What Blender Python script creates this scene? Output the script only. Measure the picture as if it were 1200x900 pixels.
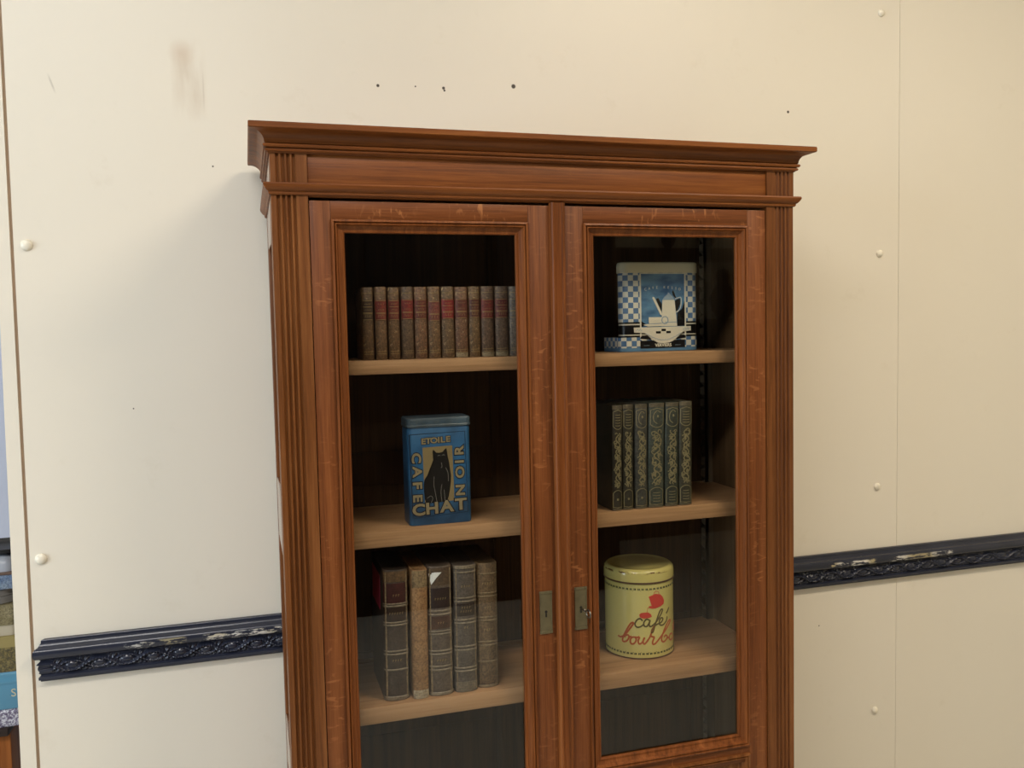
import bpy, bmesh, math, random
from mathutils import Vector, Matrix
random.seed(7)
PI = math.pi
S = bpy.context.scene
for o in list(bpy.data.objects): bpy.data.objects.remove(o, do_unlink=True)
C = S.collection

# ------------------------------------------------------------------ camera
cd = bpy.data.cameras.new('camera'); cam = bpy.data.objects.new('camera', cd); C.objects.link(cam)
R = Vector((0.95688191, -0.28970332, -0.02118935)); U = Vector((0.03744005, 0.05066715, 0.99801357)); F = Vector((0.28805424, 0.95577446, -0.05932898))
m = Matrix((R, U, -F)).transposed().to_4x4(); m.translation = Vector((-0.05290104, -1.67253622, 1.62738345)); cam.matrix_world = m
cd.sensor_width = 36; cd.lens = 36*1028.1/1200; cd.clip_start = .05
S.camera = cam

# ------------------------------------------------------------------ colour, world, lights
def lin(c):
    return tuple(((x/255)/12.92 if x/255 <= .04045 else ((x/255+.055)/1.055)**2.4) for x in c) + (1,)
S.view_settings.view_transform = 'Standard'; S.view_settings.look = 'None'
S.view_settings.gamma = 1; S.view_settings.use_curve_mapping = False
S.view_settings.exposure = -0.05
w = bpy.data.worlds.new('world'); S.world = w; w.use_nodes = True
w.node_tree.nodes['Background'].inputs[0].default_value = (.75, .85, 1, 1); w.node_tree.nodes['Background'].inputs[1].default_value = .6

def area(name, loc, target, sx, sy, power, col, spread=PI):
    l = bpy.data.lights.new(name, 'AREA'); l.shape = 'RECTANGLE'; l.size = sx; l.size_y = sy; l.energy = power; l.color = col; l.spread = spread
    o = bpy.data.objects.new(name, l); C.objects.link(o); o.location = loc
    o.rotation_euler = (Vector(target)-Vector(loc)).to_track_quat('-Z', 'Y').to_euler(); return o
# ceiling lamps: warm over the right, a cooler one over the left; daylight through the left window
HC = 3.4   # ceiling height
LAMPS = [((1.6, -1.35, HC-.04), 1.2, .4, 52, (1, .85, .66)), ((-.9, -1.7, HC-.04), 1.6, .5, 54, (1, .96, .93)), ((.9, -3.9, HC-.04), 1.5, .5, 20, (1, .92, .80)), ((-2.2, 1.6, HC-.04), 1.2, .4, 24, (.93, .96, 1))]
for l, sx, sy, p, c in LAMPS: area('ceiling_lamp_light', l, (l[0], l[1], 0), sx-.08, sy-.08, p, c)
area('window_daylight', (-3.85, -1.6, 1.7), (0, -.9, 1.0), 2.0, 1.5, 104, (.75, .87, 1))

# ------------------------------------------------------------------ helpers
def link(name, me, mat=None, parent=None, smooth=None):
    o = bpy.data.objects.new(name, me); C.objects.link(o)
    if mat is not None and not me.materials: me.materials.append(mat)
    if parent is not None: o.parent = parent
    if smooth is not None:
        for p in me.polygons: p.use_smooth = True
        me.set_sharp_from_angle(angle=smooth)
    return o
def obj(name, bm, mat=None, parent=None, smooth=None, recalc=True):
    if recalc: bmesh.ops.recalc_face_normals(bm, faces=bm.faces)
    me = bpy.data.meshes.new(name); bm.to_mesh(me); bm.free()
    return link(name, me, mat, parent, smooth)
def thing(name, label, cat, loc=(0, 0, 0), group=None, rz=0):
    o = bpy.data.objects.new(name, None); C.objects.link(o); o.location = loc; o.rotation_euler = (0, 0, rz); o.empty_display_size = .05
    return tag(o, label, cat, group)
def tag(o, label=None, cat=None, group=None, kind=None):
    if label: o['label'] = label
    if cat: o['category'] = cat
    if group: o['group'] = group
    if kind: o['kind'] = kind
    return o
def addbox(bm, a, b, bev=0, seg=2):
    t = bmesh.new()
    bmesh.ops.create_cube(t, size=1)
    sx, sy, sz = [b[i]-a[i] for i in range(3)]
    for v in t.verts: v.co = Vector(((a[0]+b[0])/2+v.co.x*sx, (a[1]+b[1])/2+v.co.y*sy, (a[2]+b[2])/2+v.co.z*sz))
    if bev: bmesh.ops.bevel(t, geom=list(t.edges), offset=min(bev, .49*min(sx, sy, sz)), segments=seg, profile=.5, affect='EDGES', clamp_overlap=True)
    me = bpy.data.meshes.new('t'); t.to_mesh(me); t.free(); bm.from_mesh(me); bpy.data.meshes.remove(me)
def box(name, a, b, mat, parent=None, bev=.0015):
    bm = bmesh.new(); addbox(bm, a, b, bev); return obj(name, bm, mat, parent, .6 if bev else None)
def loft(bm, rings, closed=True, caps=True):
    """rings: list of lists of points; connect successive rings. closed = ring polygon closed"""
    vs = [[bm.verts.new(p) for p in r] for r in rings]
    n = len(vs[0])
    for i in range(len(vs)-1):
        for j in range(n if closed else n-1):
            k = (j+1) % n
            bm.faces.new((vs[i][j], vs[i][k], vs[i+1][k], vs[i+1][j]))
    if caps and closed:
        bm.faces.new(vs[0][::-1]); bm.faces.new(vs[-1])
    return vs
def lathe(bm, prof, seg=64, cx=0, cy=0):
    rings = []
    vs = [[bm.verts.new((cx+r*math.cos(2*PI*k/seg), cy+r*math.sin(2*PI*k/seg), z)) for k in range(seg)] for r, z in prof]
    for i in range(len(vs)-1):
        for j in range(seg):
            k = (j+1) % seg; bm.faces.new((vs[i][j], vs[i][k], vs[i+1][k], vs[i+1][j]))
    bm.faces.new(vs[0][::-1]); bm.faces.new(vs[-1])
def plan_sweep(bm, path, prof):
    """path: open plan polyline (x, y); prof: closed polygon (out, z); out is to the right of travel"""
    n = len(path); rings = []
    def nr(a, b):
        d = Vector((b[0]-a[0], b[1]-a[1])).normalized(); return Vector((d.y, -d.x))
    for i, p in enumerate(path):
        if i == 0: o = nr(path[0], path[1])
        elif i == n-1: o = nr(path[-2], path[-1])
        else:
            n1 = nr(path[i-1], p); n2 = nr(p, path[i+1]); o = (n1+n2)/(1+n1.dot(n2))
        rings.append([(p[0]+o.x*u, p[1]+o.y*u, z) for u, z in prof])
    loft(bm, rings)
def frame_sweep(bm, x0, x1, z0, z1, prof):
    """rectangular mitred frame in the XZ plane; prof: closed polygon (inward, y)"""
    rings = []
    for (x, z, sx, sz) in ((x0, z0, 1, 1), (x1, z0, -1, 1), (x1, z1, -1, -1), (x0, z1, 1, -1)):
        rings.append([(x+sx*u, y, z+sz*u) for u, y in prof])
    rings.append(rings[0])
    vs = [[bm.verts.new(p) for p in r] for r in rings[:4]]; vs.append(vs[0]); n = len(vs[0])
    for i in range(4):
        for j in range(n):
            k = (j+1) % n; bm.faces.new((vs[i][j], vs[i][k], vs[i+1][k], vs[i+1][j]))
def ribbon(bm, pts, wd, mp, hi=.0006, lo=-.0008):
    """painted or tooled line: strip of width wd along 2-D pts laid on a surface by mp(u, v, off)"""
    n = len(pts); L = []; Rr = []
    for i in range(n):
        a = Vector(pts[max(0, i-1)]); b = Vector(pts[min(n-1, i+1)]); d = (b-a)
        if d.length < 1e-9: d = Vector((1, 0))
        d.normalize(); q = Vector((-d.y, d.x))*(wd/2); p = Vector(pts[i]); L.append(p+q); Rr.append(p-q)
    rings = [[mp(*L[i], hi), mp(*Rr[i], hi), mp(*Rr[i], lo), mp(*L[i], lo)] for i in range(n)]
    loft(bm, rings)
def patch(bm, pts, mp, hi=.0006, lo=-.0008):
    """filled flat shape laid on a surface"""
    top = [bm.verts.new(mp(u, v, hi)) for u, v in pts]; bot = [bm.verts.new(mp(u, v, lo)) for u, v in pts]
    n = len(pts)
    f = bm.faces.new(top); g = bm.faces.new(bot[::-1])
    for i in range(n):
        j = (i+1) % n; bm.faces.new((top[i], bot[i], bot[j], top[j]))
    bmesh.ops.triangulate(bm, faces=[f, g])
def smoothline(pts, k=5, closed=False):
    out = []; n = len(pts)
    if n < 3: return [tuple(p) for p in pts]
    for i in range(n if closed else n-1):
        if closed: p0, p1, p2, p3 = pts[(i-1) % n], pts[i], pts[(i+1) % n], pts[(i+2) % n]
        else: p0, p1, p2, p3 = pts[max(0, i-1)], pts[i], pts[i+1], pts[min(n-1, i+2)]
        for j in range(k):
            t = j/k
            out.append(tuple(.5*((2*p1[c])+(-p0[c]+p2[c])*t+(2*p0[c]-5*p1[c]+4*p2[c]-p3[c])*t*t+(-p0[c]+3*p1[c]-3*p2[c]+p3[c])*t**3) for c in (0, 1)))
    if not closed: out.append(tuple(pts[-1]))
    return out
def text_on(name, txt, size, cx, cz, mp, mat, parent, hi=.0007, rot=0, grow=0, sx=1, smooth=None):
    """word as flat lettering centred on (cx, cz) of a surface"""
    cu = bpy.data.curves.new(name, 'FONT'); cu.body = txt; cu.size = size; cu.align_x = 'CENTER'; cu.align_y = 'CENTER'; cu.offset = grow; cu.resolution_u = 3
    cu.extrude = .5*hi
    t = bpy.data.objects.new(name, cu); C.objects.link(t); bpy.context.view_layer.update()
    me = bpy.data.meshes.new_from_object(t.evaluated_get(bpy.context.evaluated_depsgraph_get())); bpy.data.objects.remove(t, do_unlink=True)
    ca, sa = math.cos(rot), math.sin(rot)
    for v in me.vertices:
        x, y = v.co.x*sx, v.co.y
        v.co = mp(cx+x*ca-y*sa, cz+x*sa+y*ca, hi if v.co.z > 0 else -.0005)
    me.materials.clear()
    return link(name, me, mat, parent)

# ------------------------------------------------------------------ materials
class M:
    def __init__(s, name):
        s.m = bpy.data.materials.new(name); s.m.use_nodes = True; s.t = s.m.node_tree; s.b = s.t.nodes['Principled BSDF']; s._co = None
    def n(s, t, **k):
        x = s.t.nodes.new(t)
        for a, b in k.items(): setattr(x, a, b)
        return x
    def l(s, a, b): s.t.links.new(a, b)
    def co(s):
        if s._co is None: s._co = s.n('ShaderNodeTexCoord').outputs['Object']
        return s._co
    def sc(s, v, src=None):
        mp = s.n('ShaderNodeMapping'); mp.inputs['Scale'].default_value = v; s.l(src or s.co(), mp.inputs[0]); return mp.outputs[0]
    def noise(s, scale, vec=None, det=3, rough=.5, dist=0):
        x = s.n('ShaderNodeTexNoise'); x.inputs['Scale'].default_value = scale; x.inputs['Detail'].default_value = det; x.inputs['Roughness'].default_value = rough; x.inputs['Distortion'].default_value = dist
        s.l(vec or s.co(), x.inputs['Vector']); return x.outputs['Fac']
    def ramp(s, f, stops):
        r = s.n('ShaderNodeValToRGB'); e = r.color_ramp.elements
        while len(e) < len(stops): e.new(.5)
        for i, (p, c) in enumerate(stops): e[i].position = p; e[i].color = c if len(c) == 4 else (*c, 1)
        s.l(f, r.inputs[0]); return r.outputs[0]
    def mix(s, f, a, b, mode='MIX'):
        x = s.n('ShaderNodeMix', data_type='RGBA', blend_type=mode)
        for i, v in ((0, f), (6, a), (7, b)):
            if isinstance(v, (int, float, tuple)): x.inputs[i].default_value = v
            else: s.l(v, x.inputs[i])
        return x.outputs[2]
    def math(s, op, a, b=0, c=None):
        x = s.n('ShaderNodeMath', operation=op)
        for i, v in enumerate((a, b) if c is None else (a, b, c)):
            if isinstance(v, (int, float)): x.inputs[i].default_value = v
            else: s.l(v, x.inputs[i])
        return x.outputs[0]
    def sep(s):
        x = s.n('ShaderNodeSeparateXYZ'); s.l(s.co(), x.inputs[0]); return x.outputs
    def col(s, v):
        if isinstance(v, tuple): s.b.inputs['Base Color'].default_value = v
        else: s.l(v, s.b.inputs['Base Color'])
    def rough(s, v):
        if isinstance(v, (int, float)): s.b.inputs['Roughness'].default_value = v
        else: s.l(v, s.b.inputs['Roughness'])
    def bump(s, h, st=.2, d=.001):
        x = s.n('ShaderNodeBump'); x.inputs['Strength'].default_value = st; x.inputs['Distance'].default_value = d; s.l(h, x.inputs['Height']); s.l(x.outputs[0], s.b.inputs['Normal'])
W1 = (0, 0, 0, 1); W2 = (1, 1, 1, 1)
def plain(name, c, r=.5, metal=0, var=.12, vs=30, coat=0):
    k = M(name); a = lin(c); n_ = k.noise(vs, det=4)
    k.col(k.mix(n_, tuple(x*(1-var) for x in a[:3])+(1,), tuple(min(1, x*(1+var)) for x in a[:3])+(1,)))
    k.rough(k.math('MULTIPLY_ADD', n_, .15, r-.07)); k.b.inputs['Metallic'].default_value = metal; k.b.inputs['Coat Weight'].default_value = coat
    k.bump(n_, .05); return k.m
def wood(name, dark, mid, light, axis='Z', rough=.45, fleck=0, coat=.03, sc=1, streak=.7, spec=.28):
    k = M(name)
    al = {'X': (1, 34, 34), 'Y': (34, 1, 34), 'Z': (34, 34, 1)}[axis]
    g1 = k.noise(1.6*sc, k.sc(al), 5, .6, .6); g2 = k.noise(9*sc, k.sc(al), 4, .7)
    broad = k.noise(2.2, None, 2)
    f = k.math('ADD', k.math('MULTIPLY', g1, .6), k.math('MULTIPLY', g2, .4))
    c = k.ramp(f, [(.32, lin(dark)), (.5, lin(mid)), (.70, lin(light))])
    c = k.mix(k.math('MULTIPLY', k.ramp(broad, [(.35, W1), (.7, W2)]), streak*.6), c, lin(tuple(x*.78 for x in mid)))
    if fleck:   # medullary ray flecks of quartered oak
        al2 = {'X': (70, 10, 26), 'Y': (14, 14, 14), 'Z': (26, 10, 70)}[axis]
        v = k.noise(1.6, k.sc(al2), 2, .4, .8); gate = k.noise(9, None, 1)
        ff = k.math('MULTIPLY', k.ramp(v, [(.58, W1), (.68, W2)]), k.ramp(gate, [(.42, W1), (.6, W2)]))
        c = k.mix(k.math('MULTIPLY', ff, fleck), c, lin((light[0]*1.2, light[1]*1.3, light[2]*1.5)))
    k.col(c); k.rough(k.math('MULTIPLY_ADD', g2, .2, rough-.1)); k.b.inputs['Coat Weight'].default_value = coat; k.b.inputs['Coat Roughness'].default_value = .22; k.b.inputs['Specular IOR Level'].default_value = spec
    k.bump(g2, .3, .0008); return k.m
OD, OM, OL = (68, 35, 12), (112, 65, 28), (144, 93, 50)
m_oak = wood('oak_upright', OD, OM, OL, 'Z')
m_oakf = wood('oak_door_flecked', OD, (112, 61, 26), (142, 86, 44), 'Z', fleck=.4)
m_oakh = wood('oak_level', OD, (117, 64, 23), (148, 90, 38), 'X')
m_oakhf = wood('oak_door_rail_flecked', OD, (112, 61, 26), (142, 86, 44), 'X', fleck=.7)
m_side = wood('oak_side_varnished', OD, OM, OL, 'Z', rough=.2, coat=1, spec=.6)
m_inside = wood('interior_boards', (58, 38, 21), (84, 58, 34), (104, 74, 44), 'Z', rough=.6, coat=0)
m_shelf = wood('shelf_pale_wood', (142, 104, 70), (172, 132, 94), (190, 150, 112), 'X', rough=.5, coat=.05, sc=.7, streak=.2)
m_lining = wood('side_lining_wood', (84, 62, 40), (116, 90, 62), (134, 106, 76), 'Z', rough=.6, coat=0)
m_rack = plain('rack_wood', (120, 104, 82), .6)

# cream painted wall panel with its screw holes, drip stain and scuffs
k = M('cream_wall_paint')
base = k.mix(k.noise(1.3, None, 2), lin((227, 220, 204)), lin((230, 224, 210)))
X, Y, Z = k.sep()
def spot(x, z, r, soft=.35):
    d = k.math('SQRT', k.math('ADD', k.math('POWER', k.math('SUBTRACT', X, x), 2), k.math('POWER', k.math('SUBTRACT', Z, z), 2)))
    return k.ramp(k.math('DIVIDE', d, r), [(1-soft, W2), (1, W1)])
holes = None
for x, z, r in ((.2561, 2.1942, .0042), (.3427, 2.1974, .0022), (.409, 2.1974, .0042), (.411, 2.192, .003), (.5796, 2.2115, .0062), (1.3355, 2.1901, .0042), (-.108, 2.0, .0022), (-.29, 1.48, .0018), (1.43, .80, .0022)):
    s_ = spot(x, z, r); holes = s_ if holes is None else k.math('MAXIMUM', holes, s_)
def band(v, a, b, s=.01):
    return k.math('MULTIPLY', k.ramp(k.math('DIVIDE', k.math('SUBTRACT', v, a-s), s*2+.0), [(.0, W1), (1, W2)]), k.ramp(k.math('DIVIDE', k.math('SUBTRACT', b+s, v), s*2), [(0, W1), (1, W2)]))
st = k.math('MULTIPLY', k.math('MULTIPLY', band(X, -.178, -.122, .01), band(Z, 2.12, 2.245, .03)), k.ramp(k.noise(5, k.sc((6, 1, 1.3)), 3), [(.35, W1), (.75, W2)]))
st2 = k.math('MULTIPLY', spot(-.163, 2.238, .03, .9), .6)
lean = k.math('ADD', X, k.math('MULTIPLY', k.math('SUBTRACT', Z, 2.16), .32))
scf = k.math('MULTIPLY', band(lean, -.4185, -.4165, .0018), band(Z, 2.145, 2.172, .008))
c = k.mix(k.math('MULTIPLY', st, .5), base, lin((178, 152, 122)))
c = k.mix(k.math('MULTIPLY', st2, .6), c, lin((196, 168, 142)))
dr = k.math('MULTIPLY', band(X, -.1215, -.1205, .0018), band(Z, 2.13, 2.19, .02))
c = k.mix(k.math('MULTIPLY', dr, .5), c, lin((150, 130, 108)))
c = k.mix(k.math('MULTIPLY', scf, .55), c, lin((120, 110, 96)))
sm = k.math('MULTIPLY', k.ramp(k.noise(9, None, 5, .7), [(.62, W1), (.75, W2)]), .12)
c = k.mix(sm, c, lin((188, 172, 142)))
c = k.mix(holes, c, lin((58, 50, 42)))
k.col(c); k.rough(.42); k.bump(k.noise(90, None, 3), .04, .001); m_wall = k.m
m_wall2 = plain('cream_paint_plain', (228, 217, 190), .45, var=.02, vs=3)
m_far = plain('pale_blue_wall_paint', (216, 222, 240), .6, var=.03, vs=3)
m_ceil = plain('ceiling_paint', (225, 222, 214), .8, var=.03)
k = M('grey_floor'); k.col(k.mix(k.noise(4, None, 5), lin((184, 180, 168)), lin((204, 200, 188)))); k.rough(.45); m_floor = k.m
m_dark = plain('seam_dark', (92, 66, 44), .8)
m_cap = plain('ivory_plastic', (236, 230, 212), .28, var=.03)

# ------------------------------------------------------------------ setting
YW = .362
def struct(o): o['kind'] = 'structure'; return o
bm = bmesh.new()
def slab(x0a, x0b, x1a, x1b, z0=0, z1=HC, y0=YW, y1=YW+.018):
    """wall board whose side edges may lean: a = x at bottom, b = x at top"""
    pts = [(x0a, z0), (x1a, z0), (x1b, z1), (x0b, z1)]
    loft(bm, [[(x, y0, z) for x, z in pts], [(x, y1, z) for x, z in pts]])
slab(-.548, -.522, -.5145, -.5045, y0=YW-.002)
slab(-.5085, -.4985, 1.6838, 1.6908)
slab(1.6848, 1.6920, 4.0, 4.0)
struct(obj('wall_back', bm, m_wall))
m_groove = plain('groove_paint', (172, 148, 124), .8)
struct(box('wall_groove', (-.520, YW+.0035, 0), (-.495, YW+.0185, HC), m_groove, bev=0)).name = 'wall_back_groove'
struct(box('wall_back_core', (-.535, YW+.019, 0), (4.0, YW+.10, HC), m_dark, bev=0))
struct(box('floor', (-4, -5, -.1), (4.1, 3.1, 0), m_floor, bev=0))
struct(box('ceiling', (-4, -5, HC), (4.1, 3.1, HC+.1), m_ceil, bev=0))
struct(box('wall_far', (-4, 3.0, 0), (4.1, 3.1, HC), m_far, bev=0))
struct(box('wall_right', (4.0, -5, 0), (4.1, 3.1, HC), m_wall2, bev=0))
struct(box('wall_front', (-4, -5.1, 0), (4.1, -5, HC), m_wall2, bev=0))
bm = bmesh.new()
for a, b in (((-4.1, -5, 0), (-4, 3.1, .95)), ((-4.1, -5, 2.65), (-4, 3.1, HC)), ((-4.1, -5, .95), (-4, -2.7, 2.65)), ((-4.1, -.5, .95), (-4, 3.1, 2.65))): addbox(bm, a, b)
struct(obj('wall_left', bm, m_wall2))
bm = bmesh.new()
for a, b in (((-4.08, -2.7, .95), (-3.99, -2.63, 2.65)), ((-4.08, -.57, .95), (-3.99, -.5, 2.65)), ((-4.08, -2.7, .95), (-3.99, -.5, 1.02)), ((-4.08, -2.7, 2.58), (-3.99, -.5, 2.65)), ((-4.07, -1.63, .95), (-4.0, -1.57, 2.65))): addbox(bm, a, b, .005)
struct(obj('window_1', bm, plain('white_window_paint', (225, 225, 220), .4)))
for l, sx, sy, p, c in LAMPS:
    t = thing('ceiling_lamp', 'rectangular white ceiling lamp', 'lamp', (l[0], l[1], HC), 'ceiling lamps of the hall')
    bm = bmesh.new()
    for a, b in (((-sx/2, -sy/2, -.07), (sx/2, -sy/2+.03, 0)), ((-sx/2, sy/2-.03, -.07), (sx/2, sy/2, 0)), ((-sx/2, -sy/2, -.07), (-sx/2+.03, sy/2, 0)), ((sx/2-.03, -sy/2, -.07), (sx/2, sy/2, 0))): addbox(bm, a, b, .003)
    obj('frame', bm, m_cap, t)

# dark navy chair rail with twisted leaf band, left and right of the bookcase
k = M('navy_gloss_paint')
X, Y, Z = k.sep()
n1 = k.noise(130, k.sc((.22, 1, 1)), 6, .75); n2 = k.noise(9, None, 2)
def win(a, b, s=.012):
    return k.math('MULTIPLY', k.ramp(k.math('DIVIDE', k.math('SUBTRACT', X, a), s), [(0, W1), (1, W2)]), k.ramp(k.math('DIVIDE', k.math('SUBTRACT', b, X), s), [(0, W1), (1, W2)]))
zb = k.math('MULTIPLY', k.ramp(k.math('DIVIDE', k.math('SUBTRACT', Z, .9625), .003), [(0, W1), (1, W2)]), k.ramp(k.math('DIVIDE', k.math('SUBTRACT', .980, Z), .003), [(0, W1), (1, W2)]))
w_ = k.math('MAXIMUM', k.math('MULTIPLY', win(-.33, -.20), .75), k.math('MAXIMUM', win(-.17, .05), k.math('MAXIMUM', win(1.44, 1.60), k.math('MULTIPLY', win(1.64, 1.86), .8))))
chip = k.math('MULTIPLY', k.math('MULTIPLY', zb, w_), k.ramp(n1, [(.51, W1), (.54, W2)]))
tiny = k.ramp(k.noise(120, None, 2), [(.76, W1), (.79, W2)])
cc = k.mix(n2, lin((32, 35, 46)), lin((47, 51, 67)))
cc = k.mix(k.math('MULTIPLY', tiny, .6), cc, lin((150, 150, 145)))
cc = k.mix(chip, cc, k.mix(k.ramp(n2, [(.45, W1), (.55, W2)]), lin((176, 164, 128)), lin((214, 212, 205))))
k.col(cc); k.rough(k.math('MULTIPLY_ADD', chip, .4, .24)); k.bump(k.noise(60, None, 4), .12, .001); m_navy = k.m
def rail(name, x0, x1, mitre):
    bm = bmesh.new()
    prof = [(0, 1.0005), (.007, .9998), (.0085, .998), (.0085, .9935), (.0115, .9915), (.0125, .990), (.0135, .988), (.016, .9862), (.0185, .9855)]
    for i in range(11):
        a = PI/2-.2-i*(PI-.5)/10; prof.append((.0185+.0085*math.cos(a), .9735+.0118*math.sin(a)))
    prof += [(.014, .9595), (.0125, .958)]
    N = len(prof); nx = int((x1-x0)/.0016); nb = 16
    rings = []
    for i in range(nx+1):
        x = x0+(x1-x0)*i/nx; r = []
        for u, z in prof: r.append((u, z))
        for j in range(nb+1):   # relief band
            q = j/nb; z = .9570-q*.0310
            p = (x+1)/.054; a_ = .34*math.sin(PI*p)
            d1_ = abs((q-.5)-a_); d2_ = abs((q-.5)+a_)
            s1 = max(0, 1-(d1_/.17)**2); s2 = max(0, 1-(d2_/.13)**2)*(.6)
            pc = p % 1.0; e = ((pc-.5)/.25)**2+((q-.5)/.25)**2; eye = max(0, 1-e)**.5*.6
            leaf = .45*abs(math.sin(5*PI*(p+.35*q)))*(1 if min(d1_, d2_) > .16 and e > 1 else 0)
            groove = .22*abs(math.sin(9*PI*p+3*q))*max(s1, s2)
            env = min(1, 5*q, 5*(1-q))
            r.append((.0110+.0105*(max(eye, s1, s2, leaf)-groove)*env, z))
        r += [(.0135, .9245), (.0165, .9225), (.0165, .917), (.0125, .915), (.012, .9125), (0, .912)]
        rings.append([((x if not (mitre and i == 0) else x-.0), YW-u, z) for u, z in r])
    if mitre:   # the free end is cut at a slant so that the nose reaches furthest
        for q, i in ((1, 0), ):
            rings[0] = [(-.4845-.75*(YW-p[1]), p[1], p[2]) for p in rings[0]]
        rings = [rings[0]]+[r for r in rings[1:] if r[0][0] > -.472]
    loft(bm, rings)
    return struct(obj(name, bm, m_navy, None, .7))
rail('trim_1', -.4845, .55, True)
rail('trim_2', .5505, 3.99, False)

# ivory screw caps
for i, (x, z, lab) in enumerate(((-.4789, 1.8274, 'ivory round screw cap on the wall near its left edge, upper of the two'), (-.4833, 1.1716, 'ivory round screw cap on the wall above the left end of the navy rail'),
        (1.6246, 1.8213, 'ivory round screw cap beside the right wall seam, level with the top of the glass'), (1.6188, 1.1748, 'ivory round screw cap beside the right wall seam, just above the navy rail'),
        (1.6129, .5357, 'ivory round screw cap beside the right wall seam, below the navy rail'), (1.6272, 2.4688, 'ivory round screw cap beside the right wall seam, topmost of all'))):
    bm = bmesh.new(); r = .0115 if i < 2 else .0098
    lathe(bm, [(r, 0), (r, .0015)]+[(r*math.cos(a), .0015+r*.62*math.sin(a)) for a in [j*PI/2/7 for j in range(1, 7)]]+[(.0004, .0015+r*.62)], 24)
    o = obj('screw_cap', bm, m_cap, None, .9); o.rotation_euler = (PI/2, 0, 0); o.location = (x, YW-.0003, z)
    tag(o, lab, 'screw cap', 'ivory screw caps on the wall')

# ------------------------------------------------------------------ bookcase
BW, BD = 1.10, .335
bc = thing('glazed_bookcase', 'tall reddish-brown oak bookcase with two glazed doors against the cream wall', 'bookcase')
# side panels: frame and sunk panels, varnished
for sx in (0, 1):
    x0, x1 = (0, .022) if sx == 0 else (BW-.022, BW)
    xi0, xi1 = (x0+.007, x1-.0005) if sx == 0 else (x0+.0005, x1-.007)
    p = obj('side_panel', (lambda b: (addbox(b, (x0, .022, 0), (x1, .075, 1.97), .0015), b)[1])(bmesh.new()), m_oak, bc, .6)
    box('rear_post', (x0, BD-.055, 0), (x1, BD, 1.97), m_oak, p)
    box('sunk_panel', (xi0, .0752, .1), (xi1, BD-.0552, 1.95), m_oak, p, 0)
    for za, zb_ in ((0, .13), (.70, .80), (1.20, 1.325), (1.813, 1.97)): box('side_rail', (x0, .0752, za), (x1, BD-.0552, zb_), m_side, p)
# fluted front stiles
def fluted(bm, xa, xb, flat_in, z0, z1, yf=0.0, yb=.022):
    """outer flat, four flutes, inner flat; xa is the outer edge"""
    s = 1 if xb > xa else -1; pts = [(xa, yb), (xa, yf)]
    u = .0095
    for i in range(4):
        a = xa+s*(u+i*.0097); wd = .0072
        pts.append((a, yf))
        for j in range(1, 7):
            t = j/7; pts.append((a+s*wd*t, yf+.0046*math.sin(PI*t)**.6))
        pts.append((a+s*wd, yf))
    pts += [(xb, yf), (xb, yb)]
    loft(bm, [[(x, y, z0) for x, y in pts], [(x, y, z1) for x, y in pts]])
for s in (0, 1):
    xa, xb = (0, .066) if s == 0 else (BW, BW-.066)
    bm = bmesh.new(); fluted(bm, xa, xb, 0, .12, 1.888); obj('fluted_stile', bm, m_oak, bc, .5)
    bm = bmesh.new(); fluted(bm, xa, xb, 0, 1.9025, 1.963, -.002, .022); obj('frieze_block', bm, m_oak, bc, .5)
box('frieze', (.0662, .002, 1.884), (BW-.0662, .022, 1.964), m_oakh, bc, .001)
# lower moulding under the frieze and the cornice, both returned along the sides
bm = bmesh.new()
plan_sweep(bm, [(0, BD), (0, 0), (BW, 0), (BW, BD)], [(-.004, 1.8865), (.003, 1.8868), (.0045, 1.889), (.0045, 1.8925), (.0075, 1.894), (.010, 1.897), (.0125, 1.901), (.0135, 1.9045), (.012, 1.9075), (.004, 1.9085), (-.004, 1.9085)])
obj('frieze_moulding', bm, m_oakh, bc, .45)
bm = bmesh.new()
pr = [(-.004, 1.9615), (.003, 1.9615), (.004, 1.9635), (.0075, 1.9640), (.0085, 1.9665), (.0075, 1.9685), (.0055, 1.9695), (.0065, 1.9705), (.0105, 1.9712), (.0118, 1.974), (.0105, 1.9765), (.0065, 1.978)]
for i in range(9):
    t = i/8; a = t*PI/2; pr.append((.0085+.0215*(1-math.cos(a)), 1.9795+.0195*math.sin(a)))
pr += [(.0335, 1.9990), (.036, 2.0005), (.036, 2.0085), (.0345, 2.0105), (-.004, 2.0105)]
plan_sweep(bm, [(0, BD), (0, 0), (BW, 0), (BW, BD)], pr)
obj('cornice', bm, m_oakh, bc, .45)
box('top_board', (.003, .003, 1.975), (BW-.003, BD, 2.008), m_oakh, bc)
# back: framed boards
bm = bmesh.new()
addbox(bm, (.022, BD-.010, .1), (BW-.022, BD-.002, 1.97))
for x0, x1 in ((.022, .085), (.4945, .5955), (BW-.085, BW-.022)): addbox(bm, (x0, BD-.014, .1), (x1, BD-.0098, 1.97), .001)
for z0, z1 in ((.12, .70), (.86, .9), (1.285, 1.36), (1.88, 1.97)): addbox(bm, (.0855, BD-.014, z0), (.494, BD-.0098, z1), .001); addbox(bm, (.596, BD-.014, z0), (BW-.0855, BD-.0098, z1), .001)
obj('back_panel', bm, m_inside, bc, .6)
for s in (0, 1):
    x0 = .0225 if s == 0 else BW-.0305
    box('inner_lining', (x0, .0225, .13), (x0+.008, BD-.0145, 1.9), m_lining, bc, 0)
box('bottom_board', (.0225, .01, .13), (BW-.0225, BD-.015, .15), m_inside, bc)
bm = bmesh.new()
addbox(bm, (.002, .002, 0), (BW-.002, .022, .12), .002)
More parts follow.
